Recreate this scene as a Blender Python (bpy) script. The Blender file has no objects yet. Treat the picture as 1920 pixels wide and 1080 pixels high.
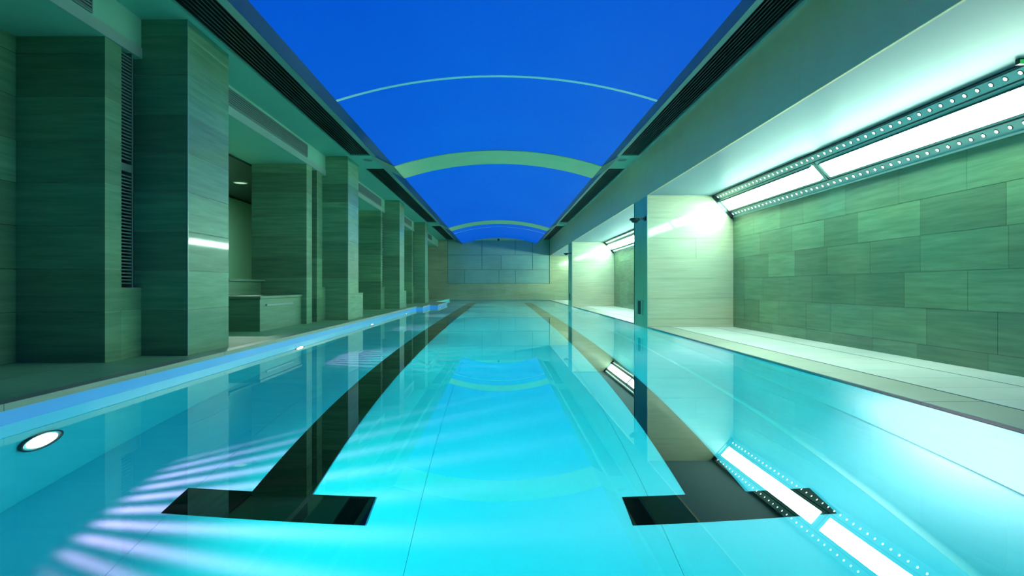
import bpy, bmesh, math, random
from mathutils import Vector, Matrix

random.seed(7)
sc = bpy.context.scene

# ------------------------------------------------------------------ camera, world, exposure
F_PX, VPX, VPY = 1190.0, 938.0, 537.0
CAM_H = 0.655                                   # eye height above the water (water surface is z = 0)
cd = bpy.data.cameras.new('camera')
cam = bpy.data.objects.new('camera', cd)
sc.collection.objects.link(cam)
cam.location = (0, 0, CAM_H)
cam.rotation_euler = (math.radians(90), 0, 0)
cd.sensor_width = 36.0
cd.lens = 36.0 * F_PX / 1920.0
cd.shift_x = (960 - VPX) / 1920.0
cd.shift_y = (VPY - 540) / 1920.0
cd.clip_start = 0.02
sc.camera = cam

w = bpy.data.worlds.new('world')
sc.world = w
w.use_nodes = True
w.node_tree.nodes['Background'].inputs[0].default_value = (0.02, 0.05, 0.08, 1)
w.node_tree.nodes['Background'].inputs[1].default_value = 0.3

sc.view_settings.view_transform = 'Standard'
sc.view_settings.look = 'None'
sc.view_settings.exposure = 0.0
sc.view_settings.gamma = 1.0
sc.view_settings.use_curve_mapping = False
sc.cycles.use_denoising = True
sc.cycles.sample_clamp_indirect = 4.0
sc.cycles.max_bounces = 12
sc.cycles.diffuse_bounces = 5
sc.cycles.transmission_bounces = 8
sc.cycles.blur_glossy = 0.5

# light levels
FIX_L = 68.0                                     # fluorescent diffusers
FIX_COL = (0.61, 1.0, 0.77)
DOT_L = 6.0
VAULT_L = 0.60
VAULT_COL = (0.003, 0.105, 1.0)
POOL_SPOT_W = 300.0
POOL_CORE = (105.0, 13.0, 12.5)                      # straight beam
POOL_RIB = (1.35, 0.14, 0.30)                      # fan thrown by the ribbed lens
POOL_FILL = (0.05, 2.35, 1.98)                     # cyan fill added to the beam to brighten the pool floor

# ------------------------------------------------------------------ dimensions (metres)
XL, XR = -2.36, 2.32                             # pool sides
Y0, YB = 0.9, 29.5                               # pool near end, back wall
YN = -4.0                                        # wall behind the viewer
DEPTH = -1.42
ZD = 0.097                                       # left deck
ZRD = 0.02                                       # right deck, flush with the water
ZS = 2.805                                       # soffits beside the vault
ZA = 2.485                                       # left alcove ceiling
XBK = -2.89                                      # left bulkhead face
COLX0, COLX1 = -2.96, -2.516                     # left columns
COLY = [5.11 + 5.38 * k for k in range(4)]
COLD = 0.77
XF = 2.31                                        # right fascia
ZF = 2.086                                       # right fascia underside / alcove ceiling
XW = 3.66                                        # right alcove wall
PIERS = [(0.2, 1.2), (9.96, 10.95), (20.4, 21.5)]  # first pier is out of view, placed to block light spilling towards the viewer
ALC = [(1.2, 9.96), (10.95, 20.4), (21.5, YB)]
COURSE = 0.315

# ------------------------------------------------------------------ material helpers
def new_mat(name):
    m = bpy.data.materials.new(name)
    m.use_nodes = True
    nt = m.node_tree
    return m, nt, nt.nodes['Principled BSDF']

def ramp(nt, fac, stops):
    r = nt.nodes.new('ShaderNodeValToRGB')
    els = r.color_ramp.elements
    els[0].position, els[0].color = stops[0][0], (*stops[0][1], 1)
    els[1].position, els[1].color = stops[-1][0], (*stops[-1][1], 1)
    for p, c in stops[1:-1]:
        e = els.new(p)
        e.color = (*c, 1)
    nt.links.new(fac, r.inputs[0])
    return r.outputs[0]

def world_noise(nt, scale, detail=4.0, rough=0.55, stretch=(1, 1, 1)):
    g = nt.nodes.new('ShaderNodeNewGeometry')
    mp = nt.nodes.new('ShaderNodeMapping')
    mp.inputs['Scale'].default_value = stretch
    n = nt.nodes.new('ShaderNodeTexNoise')
    n.inputs['Scale'].default_value = scale
    n.inputs['Detail'].default_value = detail
    n.inputs['Roughness'].default_value = rough
    nt.links.new(g.outputs['Position'], mp.inputs['Vector'])
    nt.links.new(mp.outputs[0], n.inputs['Vector'])
    return n.outputs['Fac']

def stone_mat(name, dark, light, vary=0.16, coat=0.45, rough=0.42, drift=0.3):
    """veined travertine cladding, polished; each slab gets its own tone"""
    m, nt, b = new_mat(name)
    n1 = world_noise(nt, 1.6, 6, 0.62, (1, 1, 16))
    col = ramp(nt, n1, [(0.34, dark), (0.66, light)])
    n2 = world_noise(nt, 0.9, 3, 0.5, (1, 1, 1))
    oi = nt.nodes.new('ShaderNodeObjectInfo')
    ma = nt.nodes.new('ShaderNodeMapRange')
    ma.inputs['To Min'].default_value = 1 - vary
    ma.inputs['To Max'].default_value = 1 + vary
    nt.links.new(oi.outputs['Random'], ma.inputs['Value'])
    mb_ = nt.nodes.new('ShaderNodeMapRange')
    mb_.inputs['From Min'].default_value = 0.3
    mb_.inputs['From Max'].default_value = 0.7
    mb_.inputs['To Min'].default_value = 0.88
    mb_.inputs['To Max'].default_value = 1.10
    nt.links.new(n2, mb_.inputs['Value'])
    mu = nt.nodes.new('ShaderNodeMath'); mu.operation = 'MULTIPLY'
    nt.links.new(ma.outputs[0], mu.inputs[0]); nt.links.new(mb_.outputs[0], mu.inputs[1])
    vm = nt.nodes.new('ShaderNodeVectorMath'); vm.operation = 'SCALE'
    nt.links.new(col, vm.inputs[0]); nt.links.new(mu.outputs[0], vm.inputs['Scale'])
    n3 = world_noise(nt, 0.55, 2, 0.5, (1, 1, 2.2))
    tint = ramp(nt, n3, [(0.36, (1 - 0.16 * drift, 1.0, 1 + 0.06 * drift)), (0.66, (1 + 0.36 * drift, 1.0, 1 - 0.16 * drift))])
    vt = nt.nodes.new('ShaderNodeVectorMath'); vt.operation = 'MULTIPLY'
    nt.links.new(vm.outputs[0], vt.inputs[0]); nt.links.new(tint, vt.inputs[1])
    nt.links.new(vt.outputs[0], b.inputs['Base Color'])
    b.inputs['Roughness'].default_value = rough
    b.inputs['Coat Weight'].default_value = coat
    b.inputs['Coat Roughness'].default_value = 0.05
    b.inputs['Coat IOR'].default_value = 1.45
    bp = nt.nodes.new('ShaderNodeBump')
    bp.inputs['Strength'].default_value = 0.08
    bp.inputs['Distance'].default_value = 0.004
    nt.links.new(n1, bp.inputs['Height'])
    nt.links.new(bp.outputs[0], b.inputs['Normal'])
    return m

def plain_mat(name, col, rough=0.5, metal=0.0, coat=0.0, coat_rough=0.1, tone=0.05, spec=0.5):
    m, nt, b = new_mat(name)
    n = world_noise(nt, 3.0, 4, 0.5)
    c = ramp(nt, n, [(0.3, tuple(v * (1 - tone) for v in col)), (0.7, tuple(min(1, v * (1 + tone)) for v in col))])
    nt.links.new(c, b.inputs['Base Color'])
    b.inputs['Roughness'].default_value = rough
    b.inputs['Metallic'].default_value = metal
    b.inputs['Coat Weight'].default_value = coat
    b.inputs['Coat Roughness'].default_value = coat_rough
    b.inputs['Specular IOR Level'].default_value = spec
    return m

def emit_mat(name, col, strength, sample=True, base=(0.8, 0.8, 0.8)):
    m, nt, b = new_mat(name)
    b.inputs['Base Color'].default_value = (*base, 1)
    b.inputs['Emission Color'].default_value = (*col, 1)
    b.inputs['Emission Strength'].default_value = strength
    b.inputs['Roughness'].default_value = 0.4
    if not sample:
        m.cycles.emission_sampling = 'NONE'
    return m

M = {}
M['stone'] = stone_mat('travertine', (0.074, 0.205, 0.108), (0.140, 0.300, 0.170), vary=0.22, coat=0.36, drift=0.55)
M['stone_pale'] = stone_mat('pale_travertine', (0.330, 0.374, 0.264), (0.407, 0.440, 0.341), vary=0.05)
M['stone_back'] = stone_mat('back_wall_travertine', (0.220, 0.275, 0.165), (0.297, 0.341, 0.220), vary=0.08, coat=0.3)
M['stone_blue'] = stone_mat('blue_grey_tile', (0.165, 0.319, 0.286), (0.198, 0.358, 0.330), vary=0.05, coat=0.3)
M['stone_deck'] = stone_mat('deck_stone', (0.19, 0.42, 0.19), (0.26, 0.51, 0.25), vary=0.06, coat=0.1, rough=0.55)
M['coping'] = stone_mat('coping_stone', (0.286, 0.319, 0.220), (0.341, 0.374, 0.275), vary=0.05, coat=0.1)
M['white_deck'] = stone_mat('white_deck_stone', (0.440, 0.479, 0.473), (0.484, 0.512, 0.506), vary=0.04, coat=0.2, rough=0.5)
M['grey_coping'] = stone_mat('grey_edge_stone', (0.275, 0.303, 0.253), (0.330, 0.352, 0.303), vary=0.04, coat=0.2)
M['dark_stone'] = stone_mat('dark_slate', (0.02, 0.035, 0.03), (0.04, 0.06, 0.05), coat=0.2)
M['mortar'] = plain_mat('mortar', (0.303, 0.363, 0.286), 0.8)
M['paint'] = plain_mat('white_plaster', (0.180, 0.430, 0.310), 0.55, tone=0.02)
M['paint_white'] = plain_mat('white_ceiling_plaster', (0.185, 0.295, 0.365), 0.5, tone=0.02)
M['fascia'] = plain_mat('satin_fascia_panel', (0.92, 0.62, 0.36), 0.45, 0.0, 0.08, 0.2, 0.03, 0.3)
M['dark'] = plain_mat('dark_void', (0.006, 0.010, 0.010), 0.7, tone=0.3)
M['slat'] = plain_mat('black_slat', (0.010, 0.014, 0.014), 0.4, tone=0.2)
M['louvre'] = plain_mat('grey_green_louvre', (0.088, 0.149, 0.121), 0.45)
M['grille_grey'] = plain_mat('grey_grille', (0.110, 0.176, 0.165), 0.5)
M['steel'] = plain_mat('stainless_steel', (0.32, 0.60, 0.34), 0.34, 0.4, tone=0.06)
M['dark_metal'] = plain_mat('dark_metal', (0.03, 0.05, 0.05), 0.35, 0.6)
M['trim'] = plain_mat('pale_metal_trim', (0.275, 0.396, 0.352), 0.3, 0.2)
M['white_trim'] = plain_mat('white_seam', (0.92, 0.95, 0.95), 0.4, tone=0.02)
M['rib'] = plain_mat('cream_plaster', (0.576, 0.605, 0.302), 0.6, tone=0.03)
M['fixture'] = plain_mat('satin_fixture_metal', (0.460, 0.720, 0.680), 0.30, 0.25, 0.3, 0.08)
M['diffuser'] = emit_mat('lit_diffuser', FIX_COL, FIX_L)
M['dot'] = emit_mat('lit_hole', (0.85, 1, 0.95), DOT_L, sample=False)
M['liner'] = plain_mat('pool_liner', (0.14, 0.80, 0.84), 0.6, tone=0.015, spec=0.2)
M['lane'] = plain_mat('black_lane_marking', (0.0012, 0.003, 0.003), 0.6, tone=0.2, spec=0.0)
M['band'] = plain_mat('blue_waterline_band', (0.16, 0.50, 1.0), 0.25, tone=0.03, coat=0.5)
M['lamp_glass'] = emit_mat('lit_pool_lamp', (1.0, 0.86, 0.84), 14.0, sample=False)
M['downlight'] = emit_mat('dim_downlight', (0.9, 1, 0.85), 0.6, sample=False)

# the stretched blue membrane glows: it is lit from behind
def membrane_mat():
    m, nt, b = new_mat('blue_lit_membrane')
    n = world_noise(nt, 0.35, 5, 0.6, (1.2, 0.5, 1))
    c = ramp(nt, n, [(0.25, (0.000, 0.118, 0.93)), (0.75, (0.000, 0.158, 1.0))])
    b.inputs['Base Color'].default_value = (0.000, 0.015, 0.10, 1)
    b.inputs['Roughness'].default_value = 0.5
    b.inputs['Specular IOR Level'].default_value = 0.1
    nt.links.new(c, b.inputs['Emission Color'])
    b.inputs['Emission Strength'].default_value = VAULT_L
    return m
M['membrane'] = membrane_mat()
M['flange'] = emit_mat('blue_glow_edge', (0.0, 0.16, 1.0), 0.09, sample=False, base=(0.002, 0.025, 0.10))  # faint blue glow put into the edge to set its tone

def water_mat():
    m = bpy.data.materials.new('still_pool_water')
    m.use_nodes = True
    nt = m.node_tree
    nt.nodes.clear()
    out = nt.nodes.new('ShaderNodeOutputMaterial')
    g = nt.nodes.new('ShaderNodeBsdfGlass')
    g.inputs['IOR'].default_value = 1.333
    g.inputs['Roughness'].default_value = 0.0
    g.inputs['Color'].default_value = (1, 1, 1, 1)
    n = world_noise(nt, 0.8, 2, 0.5)
    bp = nt.nodes.new('ShaderNodeBump')
    bp.inputs['Strength'].default_value = 0.02
    bp.inputs['Distance'].default_value = 0.01
    nt.links.new(n, bp.inputs['Height'])
    nt.links.new(bp.outputs[0], g.inputs['Normal'])
    va = nt.nodes.new('ShaderNodeVolumeAbsorption')
    va.inputs['Color'].default_value = (0.0, 0.90, 0.97, 1)
    va.inputs['Density'].default_value = 0.16
    nt.links.new(g.outputs[0], out.inputs['Surface'])
    nt.links.new(va.outputs[0], out.inputs['Volume'])
    return m
M['water'] = water_mat()

# ------------------------------------------------------------------ object helpers
COL = sc.collection
MESHES = {}

def link(name, mesh, parent=None, loc=(0, 0, 0)):
    o = bpy.data.objects.new(name, mesh)
    COL.objects.link(o)
    if parent is not None:
        o.parent = parent
        p = Vector((0, 0, 0))
        q = parent
        while q is not None:
            p += q.location
            q = q.parent
        o.location = Vector(loc) - p
    else:
        o.location = loc
    return o

def tag(o, label=None, cat=None, group=None, kind=None):
    if label: o['label'] = label
    if cat: o['category'] = cat
    if group: o['group'] = group
    if kind: o['kind'] = kind
    return o

def empty(name, loc, label, cat, group=None, kind=None):
    o = link(name, None, None, loc)
    o.empty_display_size = 0.1
    return tag(o, label, cat, group, kind)

def box_mesh(dx, dy, dz, mat, bev=0.0):
    key = (round(dx, 4), round(dy, 4), round(dz, 4), mat, bev)
    if key in MESHES:
        return MESHES[key]
    bm = bmesh.new()
    bmesh.ops.create_cube(bm, size=1.0)
    bmesh.ops.scale(bm, vec=(dx, dy, dz), verts=bm.verts)
    if bev:
        bmesh.ops.bevel(bm, geom=list(bm.edges), offset=bev, segments=1, affect='EDGES')
    me = bpy.data.meshes.new('box')
    bm.to_mesh(me)
    bm.free()
    me.materials.append(M[mat])
    MESHES[key] = me
    return me

def box(name, x0, x1, y0, y1, z0, z1, mat, parent=None, bev=0.0):
    x0, x1 = min(x0, x1), max(x0, x1)
    y0, y1 = min(y0, y1), max(y0, y1)
    z0, z1 = min(z0, z1), max(z0, z1)
    me = box_mesh(x1 - x0, y1 - y0, z1 - z0, mat, bev)
    return link(name, me, parent, ((x0 + x1) / 2, (y0 + y1) / 2, (z0 + z1) / 2))

def mesh_from(name, verts, faces, mat, parent=None, smooth=False, loc=(0, 0, 0)):
    me = bpy.data.meshes.new(name)
    me.from_pydata([tuple(Vector(v) - Vector(loc)) for v in verts], [], faces)
    me.materials.append(M[mat])
    if smooth:
        for p in me.polygons: p.use_smooth = True
    me.update()
    return link(name, me, parent, loc)

def prism_y(name, prof, y0, y1, mat, parent=None, smooth=False):
    """closed x-z profile extruded along y"""
    n = len(prof)
    c = Vector((sum(p[0] for p in prof) / n, (y0 + y1) / 2, sum(p[1] for p in prof) / n))
    v = [(x, y0, z) for x, z in prof] + [(x, y1, z) for x, z in prof]
    f = [[i, (i + 1) % n, n + (i + 1) % n, n + i] for i in range(n)]
    f += [list(range(n - 1, -1, -1)), list(range(n, 2 * n))]
    o = mesh_from(name, v, f, mat, parent, smooth, c)
    bm = bmesh.new(); bm.from_mesh(o.data)
    bmesh.ops.recalc_face_normals(bm, faces=bm.faces)
    bm.to_mesh(o.data); bm.free()
    return o

def disc(name, loc, r, depth, axis, mat, parent=None, seg=24, r2=None):
    key = ('disc', r, depth, axis, mat, seg, r2)
    if key not in MESHES:
        bm = bmesh.new()
        bmesh.ops.create_cone(bm, cap_ends=True, segments=seg, radius1=r, radius2=r if r2 is None else r2, depth=depth)
        if axis == 'x': bmesh.ops.rotate(bm, matrix=Matrix.Rotation(math.pi / 2, 3, 'Y'), verts=bm.verts)
        if axis == 'y': bmesh.ops.rotate(bm, matrix=Matrix.Rotation(-math.pi / 2, 3, 'X'), verts=bm.verts)
        me = bpy.data.meshes.new('disc'); bm.to_mesh(me); bm.free()
        me.materials.append(M[mat])
        MESHES[key] = me
    return link(name, MESHES[key], parent, loc)

def ring(name, loc, r, t, axis, mat, parent=None, seg=32):
    key = ('ring', r, t, axis, mat)
    if key not in MESHES:
        bm = bmesh.new()
        ns = 8
        rows = []
        for i in range(seg):
            a = 2 * math.pi * i / seg
            rows.append([bm.verts.new(((r + t * math.cos(b)) * math.cos(a), (r + t * math.cos(b)) * math.sin(a), t * math.sin(b)))
                         for b in [2 * math.pi * j / ns for j in range(ns)]])
        for i in range(seg):
            for j in range(ns):
                bm.faces.new((rows[i][j], rows[(i + 1) % seg][j], rows[(i + 1) % seg][(j + 1) % ns], rows[i][(j + 1) % ns]))
        bmesh.ops.recalc_face_normals(bm, faces=bm.faces)
        if axis == 'x': bmesh.ops.rotate(bm, matrix=Matrix.Rotation(math.pi / 2, 3, 'Y'), verts=bm.verts)
        if axis == 'y': bmesh.ops.rotate(bm, matrix=Matrix.Rotation(-math.pi / 2, 3, 'X'), verts=bm.verts)
        me = bpy.data.meshes.new('ring'); bm.to_mesh(me); bm.free()
        me.materials.append(M[mat])
        MESHES[key] = me
    return link(name, MESHES[key], parent, loc)

GAP = 0.004
def courses(z0, z1, anchor=0.0):
    """course boundaries between z0 and z1 on a common grid"""
    zs = [z0]
    k = math.ceil((z0 - anchor + 0.06) / COURSE)
    while anchor + k * COURSE < z1 - 0.06:
        zs.append(anchor + k * COURSE)
        k += 1
    zs.append(z1)
    return zs
ANCHOR = CAM_H - 0.188

def slab_lengths(a, b, lmin, lmax):
    xs = [a]
    while True:
        n = xs[-1] + random.uniform(lmin, lmax)
        if n > b - lmin * 0.6:
            xs.append(b)
            return xs
        xs.append(round(n, 2))

def clad_x(parent, x, side, y0, y1, z0, z1, mat, lmin=0.62, lmax=1.15, th=0.02):
    """slabs on a wall of constant x; side = direction the face looks (+1/-1)"""
    zs = courses(z0, z1, ANCHOR)
    for a, b in zip(zs[:-1], zs[1:]):
        ys = slab_lengths(y0, y1, lmin, lmax)
        for c, d in zip(ys[:-1], ys[1:]):
            box('stone_slab', x, x - side * th, c + GAP / 2, d - GAP / 2, a + GAP / 2, b - GAP / 2, mat, parent)

def clad_y(parent, y, x0, x1, z0, z1, mat, lmin=0.62, lmax=1.15, th=0.02, zs=None):
    """slabs on a wall that faces the viewer"""
    zs = zs or courses(z0, z1, ANCHOR)
    for a, b in zip(zs[:-1], zs[1:]):
        xs = slab_lengths(x0, x1, lmin, lmax)
        for c, d in zip(xs[:-1], xs[1:]):
            box('stone_slab', c + GAP / 2, d - GAP / 2, y, y + th, a + GAP / 2, b - GAP / 2, mat, parent)

# ------------------------------------------------------------------ pool basin and water
basin = empty('pool_basin', (0, Y0, DEPTH), 'sunken lap pool lined in pale blue with two black lane lines', 'swimming pool', kind='structure')
seams = [XL, -1.63, -0.42, 0.79, 2.0, XR]
ysm = [Y0, 6.4, 12.2, 18.0, 23.8, YB]
box('basin_base', XL - 0.3, XR + 0.3, Y0 - 0.3, YB + 0.3, DEPTH - 0.3, DEPTH - 0.012, 'liner', basin)
for a, b in zip(seams[:-1], seams[1:]):
    for c, d in zip(ysm[:-1], ysm[1:]):
        box('floor_panel', a + 0.001, b - 0.001, c + 0.001, d - 0.001, DEPTH - 0.012, DEPTH, 'liner', basin)
box('side_wall', XL - 0.3, XL, Y0 - 0.3, YB, DEPTH, ZD - 0.03, 'liner', basin)
box('side_wall', XR, XR + 0.3, Y0 - 0.3, YB, DEPTH, ZRD - 0.02, 'liner', basin)
box('end_wall', XL, XR, Y0 - 0.3, Y0, DEPTH, ZD - 0.03, 'liner', basin)
box('end_wall', XL, XR, YB, YB + 0.3, DEPTH, 0.02, 'liner', basin)
# rounded cove where the right side wall meets the floor
CR = 0.42
for xs, sg in ((XR, -1),):
    pts = [(xs, DEPTH), (xs, DEPTH + CR)]
    for i in range(1, 12):
        a = math.pi / 2 * i / 12
        pts.append((xs + sg * CR * (1 - math.cos(a)), DEPTH + CR * (1 - math.sin(a))))
    pts.append((xs + sg * CR, DEPTH + 0.0006))
    co = prism_y('wall_cove', pts, Y0, YB, 'liner', basin)
    for p in co.data.polygons: p.use_smooth = len(p.vertices) == 4
# blue band above the waterline on the left side, coping on top
box('waterline_band', XL, XL + 0.006, Y0, 17.8, -0.03, ZD - 0.032, 'band', basin)
# stepped platform at the far left of the pool
for x1, a, b in ((-2.17, 17.8, 19.56), (-1.92, 19.56, 22.9)):
    box('platform_step', XL, x1, a, b, DEPTH, ZD - 0.032, 'band', basin)
    box('platform_top', XL - 0.02, x1 + 0.012, a - 0.012, b, ZD - 0.032, ZD, 'coping', basin)
y = Y0 - 0.3
while y < YB - 0.1:
    e = min(y + 1.2, YB)
    box('coping_stone', XL - 0.075, XL + 0.014, y + 0.002, e - 0.002, ZD - 0.032, ZD + 0.002, 'coping', basin)
    y = e

LANEX = (-1.165, 1.15)
for lx in LANEX:
    t = 0.004
    z0, z1 = DEPTH, DEPTH + 0.004
    v = []
    out = [(lx - 0.5, 3.115), (lx + 0.5, 3.115), (lx + 0.5, 3.39), (lx + 0.16, 3.39), (lx + 0.16, 26.6), (lx + 0.5, 26.6), (lx + 0.5, 26.9),
           (lx - 0.5, 26.9), (lx - 0.5, 26.6), (lx - 0.16, 26.6), (lx - 0.16, 3.39), (lx - 0.5, 3.39)]
    n = len(out)
    v = [(a, b, z1) for a, b in out] + [(a, b, z0) for a, b in out]
    f = [[0, 1, 2, 3, 10, 11], [3, 4, 9, 10], [4, 5, 6, 7, 8, 9]] + [[i, n + i, n + (i + 1) % n, (i + 1) % n] for i in range(n)]
    mesh_from('lane_line', v, f, 'lane', basin)

wv = 0.0005
water = box('pool_water', XL - 0.02, XR + 0.02, Y0 - 0.02, YB + 0.02, DEPTH - 0.02, 0.0, 'water')
tag(water, 'clear still cyan water filling the lap pool', 'water', kind='stuff')

# ------------------------------------------------------------------ decks
floor = empty('floor', (-4, 12, ZD), 'green-grey stone deck along the left side of the pool', 'floor', kind='structure')
box('deck_base', -5.6, XL - 0.08, YN, YB, ZD - 0.25, ZD - 0.02, 'mortar', floor)
ys = [YN + 0.9 * k for k in range(38)]
for a in ys:
    b = min(a + 0.9, YB)
    if a >= YB: break
    for c, d in ((XL - 0.08, -2.95), (-2.95, -3.7), (-3.7, -5.6)):
        box('deck_slab', d + 0.0015, c - 0.0015, a + 0.0015, b - 0.0015, ZD - 0.02, ZD, 'stone_deck', floor)
box('deck_base', XL - 0.08, XR + 0.3, YN, Y0 - 0.3, ZD - 0.25, ZD - 0.02, 'mortar', floor)
box('deck_slab', XL - 0.078, XR, YN, Y0 - 0.3, ZD - 0.02, ZD, 'stone_deck', floor)

floor2 = empty('floor', (3, 12, ZRD), 'white stone deck flush with the water under the bright alcoves', 'floor', kind='structure')
box('deck_base', XR + 0.012, XW, YN, YB, ZRD - 0.3, ZRD - 0.012, 'dark', floor2)
a = YN
while a < YB - 0.05:
    b = min(a + 1.25, YB)
    box('edge_stone', XR, 2.672, a + 0.001, b - 0.001, ZRD - 0.0195, ZRD, 'grey_coping', floor2, 0.004)
    a = b
a = YN
i = 0
while a < YB - 0.05:
    b = min(a + 0.42, YB)
    box('paving_strip', 2.686, 3.300, a + 0.0015, b - 0.0015, ZRD - 0.03, ZRD, 'white_deck', floor2)
    if i % 3 == 0:
        e = min(a + 1.26, YB)
        box('wall_edge_slab', 3.315, XW, a + 0.001, e - 0.001, ZRD - 0.03, ZRD, 'white_deck', floor2)
    a = b; i += 1
# perforated slot drain: many tiny bridges across the slot, nobody would count them
v, f = [], []
a = 0.5
while a < 21:
    k = len(v)
    for (x, yy, z) in ((2.672, a, ZRD - 0.004), (2.684, a, ZRD - 0.004), (2.684, a + 0.03, ZRD - 0.004), (2.672, a + 0.03, ZRD - 0.004)):
        v.append((x, yy, z))
    f.append((k, k + 1, k + 2, k + 3))
    a += 0.06
tag(mesh_from('drain_bridges', v, f, 'trim', floor2), kind='stuff')

# ------------------------------------------------------------------ left side walls
wl = empty('wall_left', (-3.6, 12, ZD), 'green stone alcove wall behind the left row of columns', 'wall', kind='structure')
FR = [COLY[0] - 0.47, 9.47, COLY[2] - 0.52, COLY[3] - 0.5]      # front faces of the side piers
def alcove_back(y0, y1, x=-3.54):
    box('wall_core', x - 0.2, x - 0.02, y0, y1, ZD, ZA, 'mortar', wl)
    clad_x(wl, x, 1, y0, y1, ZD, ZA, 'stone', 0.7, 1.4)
alcove_back(YN, FR[0])
box('wall_core', -3.75, -3.56, COLY[0], 8.2, ZD, ZA, 'mortar', wl)
clad_x(wl, -3.54, 1, COLY[0], 8.2, ZD, ZA, 'stone', 0.7, 1.4)
alcove_back(COLY[1] + 0.02, FR[2])
alcove_back(COLY[2], FR[3])
alcove_back(COLY[3], YB)
# passage beyond the second bay
box('passage_wall', -5.6, -5.4, 5.0, 18.0, ZD, ZA - 0.05, 'paint', wl)
box('passage_end', -5.4, -3.74, 17.8, 18.0, ZD, ZA, 'stone', wl)
box('passage_end', -5.4, -3.74, 5.0, 5.2, ZD, ZA, 'stone', wl)
box('passage_back', -3.76, -3.74, COLY[1] - 0.02, 18.0, ZD, ZA, 'stone', wl)

# bulkhead between the columns and soffit (continuous drop with grilles let in)
bulk = empty('wall_left', (XBK, 12, ZA), 'pale painted bulkhead above the left alcoves with long vent grilles', 'wall', kind='structure')
box('bulkhead_panel', XBK - 0.12, XBK, YN, YB, ZA, ZS, 'paint', bulk)
box('bulkhead_lit_strip', XBK, XBK + 0.008, YN, YB, ZA, ZA + 0.085, 'trim', bulk)  # paler strip stands in for stronger light on the lower bulkhead
ceil_l = empty('ceiling', (-4, 12, ZA), 'low painted ceiling of the left alcoves', 'ceiling', kind='structure')
box('alcove_ceiling', -3.74, XBK - 0.12, YN, YB, ZA, ZA + 0.1, 'paint', ceil_l)
box('alcove_ceiling', -5.6, -3.74, 5.0, 18.0, ZA - 0.03, ZA + 0.1, 'dark_metal', ceil_l)  # unlit look of the passage ceiling put into a darker material
bay_gr = [(0.6, 4.47), (6.2, 9.47), (11.9, 15.35), (17.2, 20.6), (22.5, 26.7)]
names = ['nearest', 'second', 'third', 'fourth', 'farthest']
for (a, b), nm in zip(bay_gr, names):
    g = empty('vent_grille', (XBK, (a + b) / 2, 2.59), f'long grey vent grille set in the left bulkhead, {nm} of five', 'vent', 'bulkhead vent grilles')
    z0, z1 = CAM_H + 1.94, CAM_H + 2.10
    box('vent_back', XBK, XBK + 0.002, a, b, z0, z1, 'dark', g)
    box('vent_frame', XBK, XBK + 0.014, a - 0.012, b + 0.012, z0 - 0.012, z0, 'grille_grey', g)
    box('vent_frame', XBK, XBK + 0.014, a - 0.012, b + 0.012, z1, z1 + 0.012, 'grille_grey', g)
    box('vent_frame', XBK, XBK + 0.014, a - 0.012, a, z0, z1, 'grille_grey', g)
    box('vent_frame', XBK, XBK + 0.014, b, b + 0.012, z0, z1, 'grille_grey', g)
    n = 7
    for i in range(n):
        zz = z0 + (i + 0.5) * (z1 - z0) / n
        box('vent_slat', XBK + 0.002, XBK + 0.012, a, b, zz - 0.0055, zz + 0.0055, 'grille_grey', g)

# ------------------------------------------------------------------ left columns
ordn = ['first', 'second', 'third', 'fourth']
where = ['nearest the viewer, beside the tall louvre', 'just past the stone bench', 'past the middle of the pool', 'farthest, near the pool platform']
for k, yc in enumerate(COLY):
    c = empty('stone_column', ((COLX0 + COLX1) / 2, yc + COLD / 2, ZD), f'green travertine column on the left deck, {where[k]}', 'column', 'columns along the left deck')
    box('column_core', COLX0 + 0.004, COLX1 - 0.004, yc + 0.004, yc + COLD - 0.004, ZD, ZS, 'mortar', c)
    zs = courses(ZD, ZS, ANCHOR)
    for a, b in zip(zs[:-1], zs[1:]):
        box('stone_course', COLX0, COLX1, yc, yc + COLD, a + GAP / 2, b - GAP / 2, 'stone', c, 0.002)
    box('corner_strip', COLX1 - 0.004, COLX1 + 0.003, yc - 0.003, yc + 0.005, ZD, ZS, 'trim', c)
    if k:
        c2 = empty('low_stone_block', (COLX1 - 0.2, yc + COLD + 0.2, ZD), f'low stone block against the back of the {ordn[k]} column', 'stone block', 'low blocks behind columns')
        box('block_body', COLX0, COLX1 - 0.012, yc + COLD + 0.004, yc + COLD + 0.42, ZD, CAM_H - 0.14, 'stone', c2)
        box('block_cap', COLX0, COLX1 - 0.008, yc + COLD + 0.004, yc + COLD + 0.424, CAM_H - 0.137, CAM_H - 0.116, 'stone', c2)

# side piers (dark blocks facing the viewer) joined to the columns
def solid_courses(parent, x0, x1, y0, y1, z0, z1, mat='stone', name='stone_course'):
    zs = courses(z0, z1, ANCHOR)
    box('pier_core', x0 + 0.004, x1 - 0.004, y0 + 0.004, y1 - 0.004, z0, z1, 'mortar', parent)
    for a, b in zip(zs[:-1], zs[1:]):
        box(name, x0, x1, y0, y1, a + GAP / 2, b - GAP / 2, mat, parent)

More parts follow.
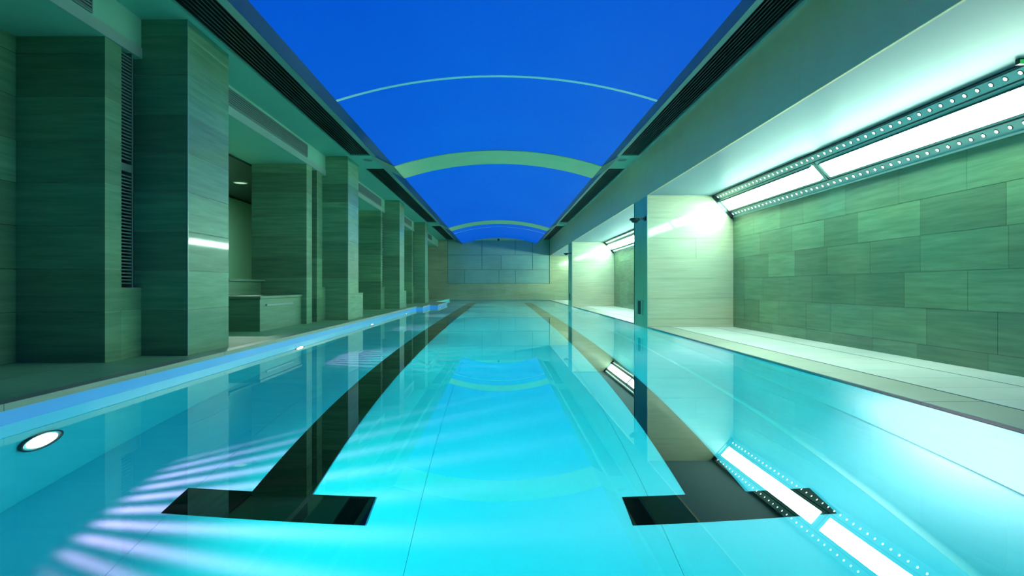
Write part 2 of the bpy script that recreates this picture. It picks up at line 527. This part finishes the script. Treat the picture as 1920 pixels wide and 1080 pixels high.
ZPL = CAM_H - 0.01
for k, fy in enumerate(FR):
    yc = COLY[k]
    p = empty('side_pier', (-3.2, fy, ZD), f'broad stone pier closing the {ordn[k]} left alcove, beside its column', 'pier', 'stone piers in the left alcoves')
    x0 = -3.54 if k != 1 else -3.71
    if k == 1:
        solid_courses(p, x0, XBK, fy, fy + 0.27, ZD, ZA)
        solid_courses(p, x0, XBK, 10.0, 10.3, ZD, ZA)
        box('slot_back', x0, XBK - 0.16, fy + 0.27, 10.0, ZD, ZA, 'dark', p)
        solid_courses(p, x0, XBK, 10.3, yc, ZD, ZPL)
        box('upper_recess', x0, XBK - 0.06, 10.3, yc, ZPL, ZA, 'stone', p)
    else:
        solid_courses(p, x0, XBK, fy, fy + 0.2, ZD, ZA)
        solid_courses(p, x0, XBK, fy + 0.2, yc, ZD, ZPL)
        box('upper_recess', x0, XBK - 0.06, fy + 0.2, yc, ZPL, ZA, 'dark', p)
        lv = empty('vertical_louvre', (XBK - 0.03, fy + 0.28, ZPL), f'tall narrow louvre slot in the side of the {ordn[k]} alcove pier', 'louvre', 'vertical louvres beside columns')
        y0, y1 = fy + 0.2, fy + 0.345
        zm = CAM_H + 0.92
        segs = ((ZPL, zm - 0.03), (zm + 0.03, ZA))
        box('louvre_frame', XBK - 0.058, XBK - 0.004, y1, y1 + 0.018, ZPL, ZA, 'louvre', lv)
        box('louvre_frame', XBK - 0.058, XBK - 0.004, y0, y0 + 0.008, ZPL, ZA, 'louvre', lv)
        box('louvre_rail', XBK - 0.05, XBK - 0.006, y0 + 0.008, y1, zm - 0.03, zm + 0.03, 'louvre', lv)
        pitch = 0.026 if k == 0 else 0.06
        for z0, z1 in segs:
            z = z0 + 0.03
            while z < z1 - 0.02:
                box('louvre_blade', XBK - 0.035, XBK - 0.008, y0 + 0.008, y1, z, z + pitch * 0.36, 'louvre', lv)
                z += pitch

# stone bench in the second bay
be = empty('stone_bench', (-3.3, 8.6, ZD), 'box-shaped stone bench with a pale grip rail, in the second left alcove', 'bench')
solid_b = [(ZD, ZD + 0.40), (ZD + 0.404, ZD + 0.437)]
box('bench_body', -3.56, -2.965, 7.83, 9.46, *solid_b[0], 'stone', be)
box('bench_top', -3.56, -2.95, 7.81, 9.465, *solid_b[1], 'stone', be)
box('grip_rail', -2.964, -2.948, 8.02, 9.05, ZD + 0.31, ZD + 0.335, 'trim', be)
bb = empty('low_stone_wall', (-3.6, 8.8, ZD), 'low stone back wall behind the box-shaped bench', 'low wall')
box('wall_body', -3.72, -3.565, 8.22, 9.462, ZD, CAM_H + 0.07, 'stone', bb)
box('wall_cap', -3.725, -3.50, 8.2, 9.464, CAM_H + 0.07, CAM_H + 0.10, 'stone', bb)

dl = empty('recessed_downlight', (-4.5, 11.0, ZA - 0.03), 'round glowing downlight in the dark passage ceiling behind the bench', 'downlight')
ring('bezel', (-4.5, 11.0, ZA - 0.033), 0.11, 0.012, 'z', 'trim', dl)
disc('lens', (-4.5, 11.0, ZA - 0.032), 0.10, 0.008, 'z', 'downlight', dl)
ld = bpy.data.lights.new('passage_lamp', 'AREA')
ld.shape = 'DISK'; ld.size = 0.18; ld.energy = 75; ld.color = (0.78, 1, 0.85)
ld.cycles.use_multiple_importance_sampling = False
lo = bpy.data.objects.new('lamp_beam', ld); COL.objects.link(lo)
lo.parent = dl; lo.location = (0, 0, -0.02)

# ------------------------------------------------------------------ soffits, grilles, vault
VX0, VX1, VZ0, VZ1 = -1.755, 1.68, CAM_H + 1.99, CAM_H + 2.255     # vault springing and crown
TRL, TRR = -2.046, 1.92
soL = empty('ceiling', (-2.4, 12, ZS), 'pale soffit strip between the left columns and the blue vault', 'ceiling', kind='structure')
soR = empty('ceiling', (2.1, 12, ZS), 'narrow pale soffit strip between the blue vault and the right fascia', 'ceiling', kind='structure')
CROSS = [(-0.4, 0.8), (10.43, 11.6), (21.4, 22.6)]
RUNS = [(YN, -0.4), (0.8, 10.43), (11.6, 21.4), (22.6, YB - 0.1)]
GL0, GL1 = -2.47, -2.125
GR0, GR1 = 1.975, 2.275
box('soffit_panel', XBK, GL0, YN, YB, ZS, ZS + 0.12, 'paint', soL)
box('soffit_trim', GL1, TRL, YN, YB, ZS - 0.006, ZS + 0.12, 'trim', soL)
box('soffit_trim', TRR, GR0, YN, YB, ZS - 0.006, ZS + 0.12, 'trim', soR)
box('soffit_trim', GR1, XF + 0.02, YN, YB, ZS - 0.003, ZS + 0.12, 'trim', soR)
for (a, b) in CROSS + [(YB - 0.1, YB)]:
    box('soffit_crossing', GL0, GL1, a, b, ZS, ZS + 0.12, 'paint', soL)
    box('soffit_crossing', GR0, GR1, a, b, ZS, ZS + 0.12, 'paint', soR)
rn = ['behind the viewer', 'nearest', 'middle', 'farthest']
for (a, b), nm in list(zip(RUNS, rn))[1:]:
    for side, x0, x1 in (('left', GL0, GL1), ('right', GR0, GR1)):
        g = empty('ceiling_grille', ((x0 + x1) / 2, (a + b) / 2, ZS), f'{nm} black linear slat grille in the {side} soffit beside the blue vault', 'ceiling grille', f'{side} soffit grilles')
        box('grille_back', x0, x1, a, b, ZS + 0.09, ZS + 0.12, 'dark', g)
        n = 9
        for i in range(n):
            xc = x0 + (i + 0.5) * (x1 - x0) / n
            box('grille_slat', xc - 0.006, xc + 0.006, a, b, ZS + 0.012, ZS + 0.06, 'slat', g)
        yy = a + 1.2
        while yy < b - 0.5:
            box('grille_crossbar', x0, x1, yy - 0.006, yy + 0.006, ZS + 0.06, ZS + 0.075, 'slat', g)
            yy += 1.2
cnm = {1: 'nearer', 2: 'farther'}
for i, (a, b) in enumerate(CROSS):
    if i == 0: continue
    for side, xc in (('left', -2.25), ('right', 2.07)):
        yc = a + 0.36
        d = empty('soffit_downlight', (xc, yc, ZS), f'small unlit recessed downlight in the {cnm[i]} {side} soffit crossing', 'downlight', 'unlit soffit downlights')
        ring('bezel', (xc, yc, ZS - 0.002), 0.085, 0.010, 'z', 'trim', d)
        disc('lens', (xc, yc, ZS - 0.002), 0.08, 0.006, 'z', 'louvre', d)

ceil = empty('ceiling', (0, 12, VZ1), 'glowing blue stretched barrel vault over the pool', 'ceiling', kind='structure')
def arc(x0, x1, z0, z1, n=40):
    c, s = (x0 + x1) / 2, z1 - z0
    hw = (x1 - x0) / 2
    R = (hw * hw + s * s) / (2 * s)
    th = math.asin(hw / R)
    return [(c + R * math.sin(-th + 2 * th * i / n), z1 - R + R * math.cos(-th + 2 * th * i / n)) for i in range(n + 1)]
def shell(name, prof, y0, y1, th, mat, parent, dz=0.0):
    prof = [(x, z + dz) for x, z in prof]
    up = [(x, z + th) for x, z in reversed(prof)]
    return prism_y(name, prof + up, y0, y1, mat, parent)
PR = arc(VX0, VX1, VZ0, VZ1)
VRUN = [(YN, -0.4), (0.8, 6.8), (6.8, 10.49), (11.64, 24.0), (24.0, YB)]
box_y = [(YN, 6.8), (6.8, 16.2), (16.2, 24.0), (24.0, YB)]
for a, b in box_y:
    shell('vault_membrane', PR, a, b, 0.03, 'membrane', ceil)
for ys_ in (6.8, 24.0):
    shell('vault_seam', arc(VX0, VX1, VZ0 - 0.004, VZ1 - 0.004), ys_ - 0.03, ys_ + 0.03, 0.01, 'white_trim', ceil)
# sloping dark blue edges between the soffit trim and the membrane
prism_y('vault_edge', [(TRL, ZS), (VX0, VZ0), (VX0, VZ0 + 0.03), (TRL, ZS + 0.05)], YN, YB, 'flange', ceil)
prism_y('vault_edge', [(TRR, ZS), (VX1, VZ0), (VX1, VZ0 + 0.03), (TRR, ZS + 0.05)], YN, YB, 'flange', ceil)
box('roof_slab', -6.0, 5.0, YN, YB + 0.4, 3.05, 3.2, 'dark', ceil)

for (a, b), nm in zip(((10.49, 11.62), (21.6, 22.75)), ('nearer wide', 'farther narrow-looking')):
    r = empty('arched_rib', (-0.04, (a + b) / 2, VZ0), f'{nm} cream arched band crossing under the blue vault', 'arched rib', 'cream arched ribs')
    shell('rib_band', arc(VX0, VX1, VZ0 - 0.012, VZ1 - 0.012), a, b, 0.02, 'rib', r)
    prism_y('rib_shoulder', [(TRL - 0.03, ZS - 0.012), (VX0, VZ0 - 0.012), (VX0, VZ0), (TRL - 0.03, ZS)], a, b, 'trim', r)
    prism_y('rib_shoulder', [(TRR + 0.03, ZS - 0.012), (VX1, VZ0 - 0.012), (VX1, VZ0), (TRR + 0.03, ZS)], a, b, 'trim', r)

# ------------------------------------------------------------------ right side: fascia, alcoves, piers
wr = empty('wall_right', (XW, 10, ZRD), 'coursed green travertine wall at the back of the right alcoves', 'wall', kind='structure')
for i, (a, b) in enumerate(ALC):
    box('wall_core', XW + 0.004, XW + 0.3, a, b, ZRD - 0.05, ZF + 0.1, 'mortar', wr)
    if i == 0:
        clad_x(wr, XW, -1, a, b, ZRD, ZF - 0.3, 'stone', 0.55, 1.0)
    else:
        clad_x(wr, XW, -1, a, b, ZRD, ZF - 0.3, 'stone', 0.8, 1.4)
box('wall_core', XW + 0.018, XW + 0.3, YN, 1.2, ZRD - 0.05, ZF + 0.1, 'stone', wr)
fas = empty('wall_right', (XF, 12, ZF), 'tall satin grey fascia above the right edge of the pool', 'wall', kind='structure')
fy = [YN, -0.4, 4.9, 10.3, 15.6, 20.9, YB]
for a, b in zip(fy[:-1], fy[1:]):
    box('fascia_panel', XF, XF + 0.02, a + 0.001, b - 0.001, ZF, ZS, 'fascia', fas)
ca = empty('ceiling', (3, 12, ZF), 'bright white ceiling of the right alcoves', 'ceiling', kind='structure')
box('alcove_ceiling', XF + 0.02, XW + 0.3, YN, YB, ZF, ZF + 0.1, 'paint_white', ca)

pn = ['', 'nearer', 'farther']
for i, (a, b) in enumerate(PIERS):
    lab = ['unseen dark pier right of the viewer, set there to block light', 'nearer pale travertine pier on the right with steel-clad end', 'farther pale travertine pier on the right with steel-clad end'][i]
    p = empty('stone_pier', ((XF + XW) / 2, (a + b) / 2, ZRD), lab, 'pier', 'right alcove piers')
    box('pier_core', XF + 0.012, XW, a + 0.004, b - 0.004, ZRD - 0.04, ZF, 'mortar', p)
    for yy in (a, b - 0.02):
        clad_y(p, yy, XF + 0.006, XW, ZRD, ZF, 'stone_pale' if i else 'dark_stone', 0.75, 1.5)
    box('steel_cladding', XF, XF + 0.012, a, b, -0.12, ZF, 'steel', p)
    box('corner_strip', XF - 0.004, XF + 0.008, a - 0.004, a + 0.004, -0.02, ZF, 'trim', p)
    box('edge_strip', XF - 0.004, XF + 0.008, b - 0.03, b, -0.02, ZF, 'dark_metal', p)
    if i:
        ym = (a + b) / 2
        s = empty('control_panel', (XF - 0.005, ym + 0.05, CAM_H - 0.48), f'small framed control slot low on the {pn[i]} steel-clad pier', 'control panel', 'pier control panels')
        z0, z1 = CAM_H - 0.47, CAM_H - 0.22
        box('panel_plate', XF - 0.004, XF, ym - 0.20, ym + 0.26, z0, z1, 'steel', s)
        box('panel_frame', XF - 0.010, XF - 0.004, ym - 0.20, ym - 0.185, z0, z1, 'trim', s)
        box('panel_frame', XF - 0.010, XF - 0.004, ym + 0.245, ym + 0.26, z0, z1, 'trim', s)
        box('panel_frame', XF - 0.010, XF - 0.004, ym - 0.185, ym + 0.245, z1 - 0.012, z1, 'trim', s)
        box('panel_slot', XF - 0.008, XF - 0.004, ym - 0.03, ym + 0.16, z0 + 0.01, z1 - 0.02, 'dark', s)
        cm = empty('dome_camera', (XF, ym, CAM_H + 1.08), f'small dark dome camera on a bracket, {pn[i]} right pier', 'camera', 'bracket dome cameras')
        zc = CAM_H + 1.06
        box('wall_plate', XF - 0.012, XF, ym - 0.40, ym - 0.30, zc - 0.02, zc + 0.05, 'dark_metal', cm)
        box('bracket_arm', XF - 0.16, XF - 0.012, ym - 0.37, ym - 0.34, zc + 0.005, zc + 0.03, 'dark_metal', cm)
        disc('housing', (XF - 0.17, ym - 0.355, zc + 0.005), 0.085, 0.035, 'z', 'dark_metal', cm, 24, 0.075)
        disc('dome', (XF - 0.17, ym - 0.355, zc - 0.03), 0.035, 0.035, 'z', 'slat', cm, 20, 0.065)

# angled light fixtures at the top of the alcove walls
A = Vector((XW - 0.30, 0, ZF)); B = Vector((XW, 0, ZF - 0.336))
AB = (B - A); LAB = AB.length
NRM = Vector((-0.336, 0, -0.30)).normalized()
def fx(t, off=0.0, y=0.0):
    p = A + AB * t + NRM * off
    return Vector((p.x, y, p.z))
def strip(name, t0, t1, o0, o1, y0, y1, mat, parent):
    prof = [(fx(t0, o0).x, fx(t0, o0).z), (fx(t1, o0).x, fx(t1, o0).z), (fx(t1, o1).x, fx(t1, o1).z), (fx(t0, o1).x, fx(t0, o1).z)]
    return prism_y(name, prof, y0, y1, mat, parent)
ang = math.atan2(NRM.x, NRM.z)
def dot_mesh():
    bm = bmesh.new()
    bmesh.ops.create_cone(bm, cap_ends=True, segments=14, radius1=0.0135, radius2=0.0135, depth=0.004)
    bmesh.ops.rotate(bm, matrix=Matrix.Rotation(ang, 3, 'Y'), verts=bm.verts)
    me = bpy.data.meshes.new('lit_hole'); bm.to_mesh(me); bm.free()
    me.materials.append(M['dot'])
    return me
def dotring_mesh():
    bm = bmesh.new()
    bmesh.ops.create_cone(bm, cap_ends=True, segments=14, radius1=0.021, radius2=0.019, depth=0.003)
    bmesh.ops.rotate(bm, matrix=Matrix.Rotation(ang, 3, 'Y'), verts=bm.verts)
    me = bpy.data.meshes.new('hole_rim'); bm.to_mesh(me); bm.free()
    me.materials.append(M['dark_metal'])
    return me
DOT, RIM = dot_mesh(), dotring_mesh()
fl = ['nearest', 'middle', 'farthest']
for i, (a, b) in enumerate(ALC):
    b -= 0.012
    a = a + 0.02 if i else 4.0
    g = empty('light_fixture', ((A.x + B.x) / 2, (a + b) / 2, B.z), f'{fl[i]} slanted strip light with white diffusers and rows of lit holes, right alcove', 'light fixture', 'slanted alcove strip lights')
    strip('back_plate', 0.0, 1.0, -0.03, 0.0, a, b, 'fixture', g)
    strip('edge_rail', -0.02, 0.02, 0.0, 0.03, a, b, 'dark_metal', g)
    strip('edge_rail', 0.985, 1.02, 0.0, 0.022, a, b, 'fixture', g)
    strip('inner_rail', 0.205, 0.225, 0.0, 0.008, a, b, 'dark_metal', g)
    strip('inner_rail', 0.775, 0.795, 0.0, 0.008, a, b, 'dark_metal', g)
    strip('end_cap', -0.02, 1.02, 0.0, 0.05, b, b + 0.012, 'dark_metal', g)
    n = 3 if i else 2
    L = (b - a) / n if i else 3.0
    for k in range(n):
        y1 = b - k * L - (0.06 if k == 0 else 0.10)
        y0 = max(a + 0.02, b - (k + 1) * L + 0.10)
        strip('diffuser', 0.30, 0.70, 0.002, 0.012, y0, y1, 'diffuser', g)
        strip('diffuser_frame', 0.285, 0.30, 0.0, 0.030, y0 - 0.01, y1 + 0.01, 'dark_metal', g)
        strip('diffuser_frame', 0.70, 0.715, 0.0, 0.030, y0 - 0.01, y1 + 0.01, 'dark_metal', g)
        if k:
            strip('divider', 0.225, 0.775, 0.0, 0.010, y1 + 0.085, y1 + 0.115, 'fixture', g)
            strip('divider_line', 0.225, 0.775, 0.0, 0.012, y1 + 0.08, y1 + 0.085, 'dark_metal', g)
            strip('divider_line', 0.225, 0.775, 0.0, 0.012, y1 + 0.115, y1 + 0.12, 'dark_metal', g)
    if i == 0:
        y = b - 0.06
        while y > a + 0.05:
            for t in (0.11, 0.89):
                h = link('hole_rim', RIM, g, fx(t, 0.0012, y))
                link('lit_hole', DOT, h, fx(t, 0.0025, y))
            y -= 0.125
    else:
        bm = bmesh.new()
        y = b - 0.06
        while y > a + 0.05:
            for t in (0.11, 0.89):
                mt = Matrix.Translation(fx(t, 0.003, y)) @ Matrix.Rotation(ang, 4, 'Y')
                bmesh.ops.create_circle(bm, cap_ends=True, segments=8, radius=0.0155, matrix=mt)
            y -= 0.125
        me = bpy.data.meshes.new('lit_holes'); bm.to_mesh(me); bm.free(); me.materials.append(M['dot'])
        tag(link('lit_holes', me, g, (0, 0, 0)), kind='stuff')

# ------------------------------------------------------------------ back and front walls
wb = empty('wall_back', (0, YB, 0), 'far end wall of striped stone with a large blue-grey tiled panel', 'wall', kind='structure')
box('wall_core', -6.0, XW + 0.4, YB + 0.06, YB + 0.3, 0.021, 3.2, 'mortar', wb)
PX0, PX1, PZ0 = -2.45, 2.30, CAM_H + 0.136
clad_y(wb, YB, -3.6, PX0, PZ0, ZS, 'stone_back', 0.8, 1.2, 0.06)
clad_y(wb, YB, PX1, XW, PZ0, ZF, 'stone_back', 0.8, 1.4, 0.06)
clad_y(wb, YB, -3.6, XW, 0.002, PZ0, 'stone_back', 1.6, 3.0, 0.06, zs=[0.002, 0.30, 0.55, PZ0])
box('panel_backing', PX0, PX1, YB + 0.056, YB + 0.06, PZ0, 2.93, 'grille_grey', wb)
rows = [(PZ0, CAM_H + 0.778, [-2.45, -1.66, -0.06, 0.70, 2.30]), (CAM_H + 0.778, CAM_H + 1.46, [-2.45, -0.85, 0.04, 1.50, 2.30]), (CAM_H + 1.46, 2.93, [-2.45, -0.85, 0.70, 1.50, 2.30])]
for z0, z1, xs in rows:
    for c, d in zip(xs[:-1], xs[1:]):
        box('panel_tile', c + 0.011, d - 0.011, YB + 0.03, YB + 0.056, z0 + 0.011, z1 - 0.011, 'stone_blue', wb)
zl = CAM_H + 2.135
lun = [(x, z) for x, z in PR if z > zl]
prism_y('lunette_trim', lun + [(lun[-1][0] + 0.02, zl), (lun[0][0] - 0.02, zl)], YB - 0.06, YB + 0.02, 'rib', wb)
bs = empty('wall_camera', (-0.08, YB, ZS - 0.05), 'tiny dark camera at the crown of the far wall under the vault', 'camera')
disc('camera_body', (-0.08, YB - 0.06, ZS + 0.01), 0.05, 0.12, 'y', 'dark_metal', bs)
box('camera_mount', -0.1, -0.06, YB - 0.04, YB + 0.03, ZS + 0.0, ZS + 0.08, 'dark_metal', bs)

wf = empty('wall_front', (0, YN, 0), 'plain stone wall behind the viewer at the near end', 'wall', kind='structure')
box('wall_slab', -6, 4.2, YN - 0.2, YN, -0.3, 3.2, 'dark_stone', wf)

# ------------------------------------------------------------------ underwater lamps
def spot_light():
    l = bpy.data.lights.new('pool_lamp_beam', 'SPOT')
    l.energy = POOL_SPOT_W
    l.color = (1, 1, 1)
    l.spot_size = math.radians(160)
    l.spot_blend = 0.35
    l.shadow_soft_size = 0.03
    l.cycles.use_multiple_importance_sampling = False
    l.use_nodes = True
    nt = l.node_tree
    em = nt.nodes['Emission']
    tc = nt.nodes.new('ShaderNodeTexCoord')
    sp = nt.nodes.new('ShaderNodeSeparateXYZ')
    nt.links.new(tc.outputs['Normal'], sp.inputs[0])
    def math_(op, a, b=None):
        n = nt.nodes.new('ShaderNodeMath'); n.operation = op
        for j, v in enumerate((a, b)):
            if v is None: continue
            if isinstance(v, (int, float)): n.inputs[j].default_value = v
            else: nt.links.new(v, n.inputs[j])
        return n.outputs[0]
    az = math_('ABSOLUTE', sp.outputs['Z'])
    az = math_('MAXIMUM', az, 0.05)
    u = math_('MULTIPLY', math_('DIVIDE', sp.outputs['X'], az), -1.0)
    v = math_('DIVIDE', sp.outputs['Y'], az)
    # ribbed lens: the light leaves in a fan of vertical sheets
    av = math_('ABSOLUTE', v)
    un = math_('ADD', math_('MULTIPLY', u, 0.8), math_('MULTIPLY', av, 0.30))
    ud = math_('ADD', math_('MULTIPLY', av, 0.27), 0.8)
    up = math_('DIVIDE', un, ud)
    s = math_('SINE', math_('MULTIPLY', up, 2 * math.pi / 0.187))
    s = math_('ADD', math_('MULTIPLY', s, 0.5), 0.5)
    s = math_('POWER', s, 2.2)
    r2 = math_('ADD', math_('MULTIPLY', u, u), math_('MULTIPLY', v, v))
    core = math_('EXPONENT', math_('MULTIPLY', r2, -48.0))
    cut = nt.nodes.new('ShaderNodeMapRange'); cut.interpolation_type = 'SMOOTHSTEP'
    cut.inputs['From Min'].default_value = 2.3; cut.inputs['From Max'].default_value = 1.7
    nt.links.new(av, cut.inputs['Value'])
    side = math_('SUBTRACT', up, 0.36)
    side = math_('EXPONENT', math_('MULTIPLY', math_('POWER', math_('ABSOLUTE', math_('DIVIDE', side, 0.80)), 6.0), -1.0))
    rib = math_('MULTIPLY', math_('MULTIPLY', s, cut.outputs[0]), math_('MULTIPLY', side, math_('MINIMUM', math_('MULTIPLY', av, 2.0), 1.0)))
    fill = math_('EXPONENT', math_('SUBTRACT', math_('MULTIPLY', math_('MULTIPLY', v, v), -3.5), math_('MULTIPLY', math_('MULTIPLY', u, u), 0.3)))
    dn = nt.nodes.new('ShaderNodeMapRange'); dn.interpolation_type = 'SMOOTHSTEP'     # added fill is weakened near level, so the far wall gets less
    dn.inputs['From Min'].default_value = 0.04; dn.inputs['From Max'].default_value = 0.30
    dn.inputs['To Min'].default_value = 0.30
    nt.links.new(av, dn.inputs['Value'])
    fill = math_('MULTIPLY', fill, dn.outputs[0])
    acc = None
    for fac, col in ((core, POOL_CORE), (rib, POOL_RIB), (fill, POOL_FILL)):
        vm = nt.nodes.new('ShaderNodeVectorMath'); vm.operation = 'SCALE'
        vm.inputs[0].default_value = col
        vm.inputs['Scale'].default_value = 1.0
        if fac is not None: nt.links.new(fac, vm.inputs['Scale'])
        if acc is None: acc = vm.outputs[0]
        else:
            ad = nt.nodes.new('ShaderNodeVectorMath'); ad.operation = 'ADD'
            nt.links.new(acc, ad.inputs[0]); nt.links.new(vm.outputs[0], ad.inputs[1])
            acc = ad.outputs[0]
    nt.links.new(acc, em.inputs['Color'])
    em.inputs['Strength'].default_value = 1.0
    return l
SPOT = spot_light()
LY = [3.25 + 4.18 * k for k in range(6)]
lampn = ['nearest, glaring at the left edge of the pool', 'second along the left pool wall', 'third along the left pool wall', 'fourth along the left pool wall', 'fifth, under the stepped platform', 'sixth and farthest on the left pool wall']
for k, ly in enumerate(LY):
    x = XL
    if 17.8 < ly < 19.56: x = -2.17
    elif 19.56 <= ly < 22.9: x = -1.92
    z = -0.62
    p = empty('underwater_lamp', (x, ly, z), f'round white underwater lamp, {lampn[k]}', 'pool lamp', 'underwater lamps on the left pool wall')
    ring('lamp_bezel', (x + 0.012, ly, z), 0.145, 0.012, 'x', 'dark_metal', p)
    disc('lamp_glass', (x + 0.012, ly, z), 0.108, 0.016, 'x', 'lamp_glass', p, 32)
    disc('lamp_housing', (x + 0.006, ly, z), 0.14, 0.010, 'x', 'liner', p, 32)
    o = bpy.data.objects.new('lamp_beam', SPOT); COL.objects.link(o)
    o.parent = p
    o.location = (0.07, 0, 0)
    o.rotation_euler = (math.radians(90), 0, math.radians(-90))

# ------------------------------------------------------------------ green sign at the near end of the alcove lights
M['green_sign'] = emit_mat('green_lit_sign', (0.05, 0.9, 0.2), 0.45, sample=False, base=(0.05, 0.4, 0.1))
es = empty('safety_sign', (3.3, 4.0, ZF), 'small green lit sign under the right alcove ceiling at the picture edge', 'sign')
box('sign_housing', 3.255, 3.34, 3.98, 4.012, ZF - 0.034, ZF, 'dark_metal', es)
box('sign_face', 3.26, 3.335, 4.012, 4.016, ZF - 0.031, ZF - 0.008, 'green_sign', es)
box('sign_face', 3.26, 3.335, 3.976, 3.98, ZF - 0.031, ZF - 0.008, 'green_sign', es)
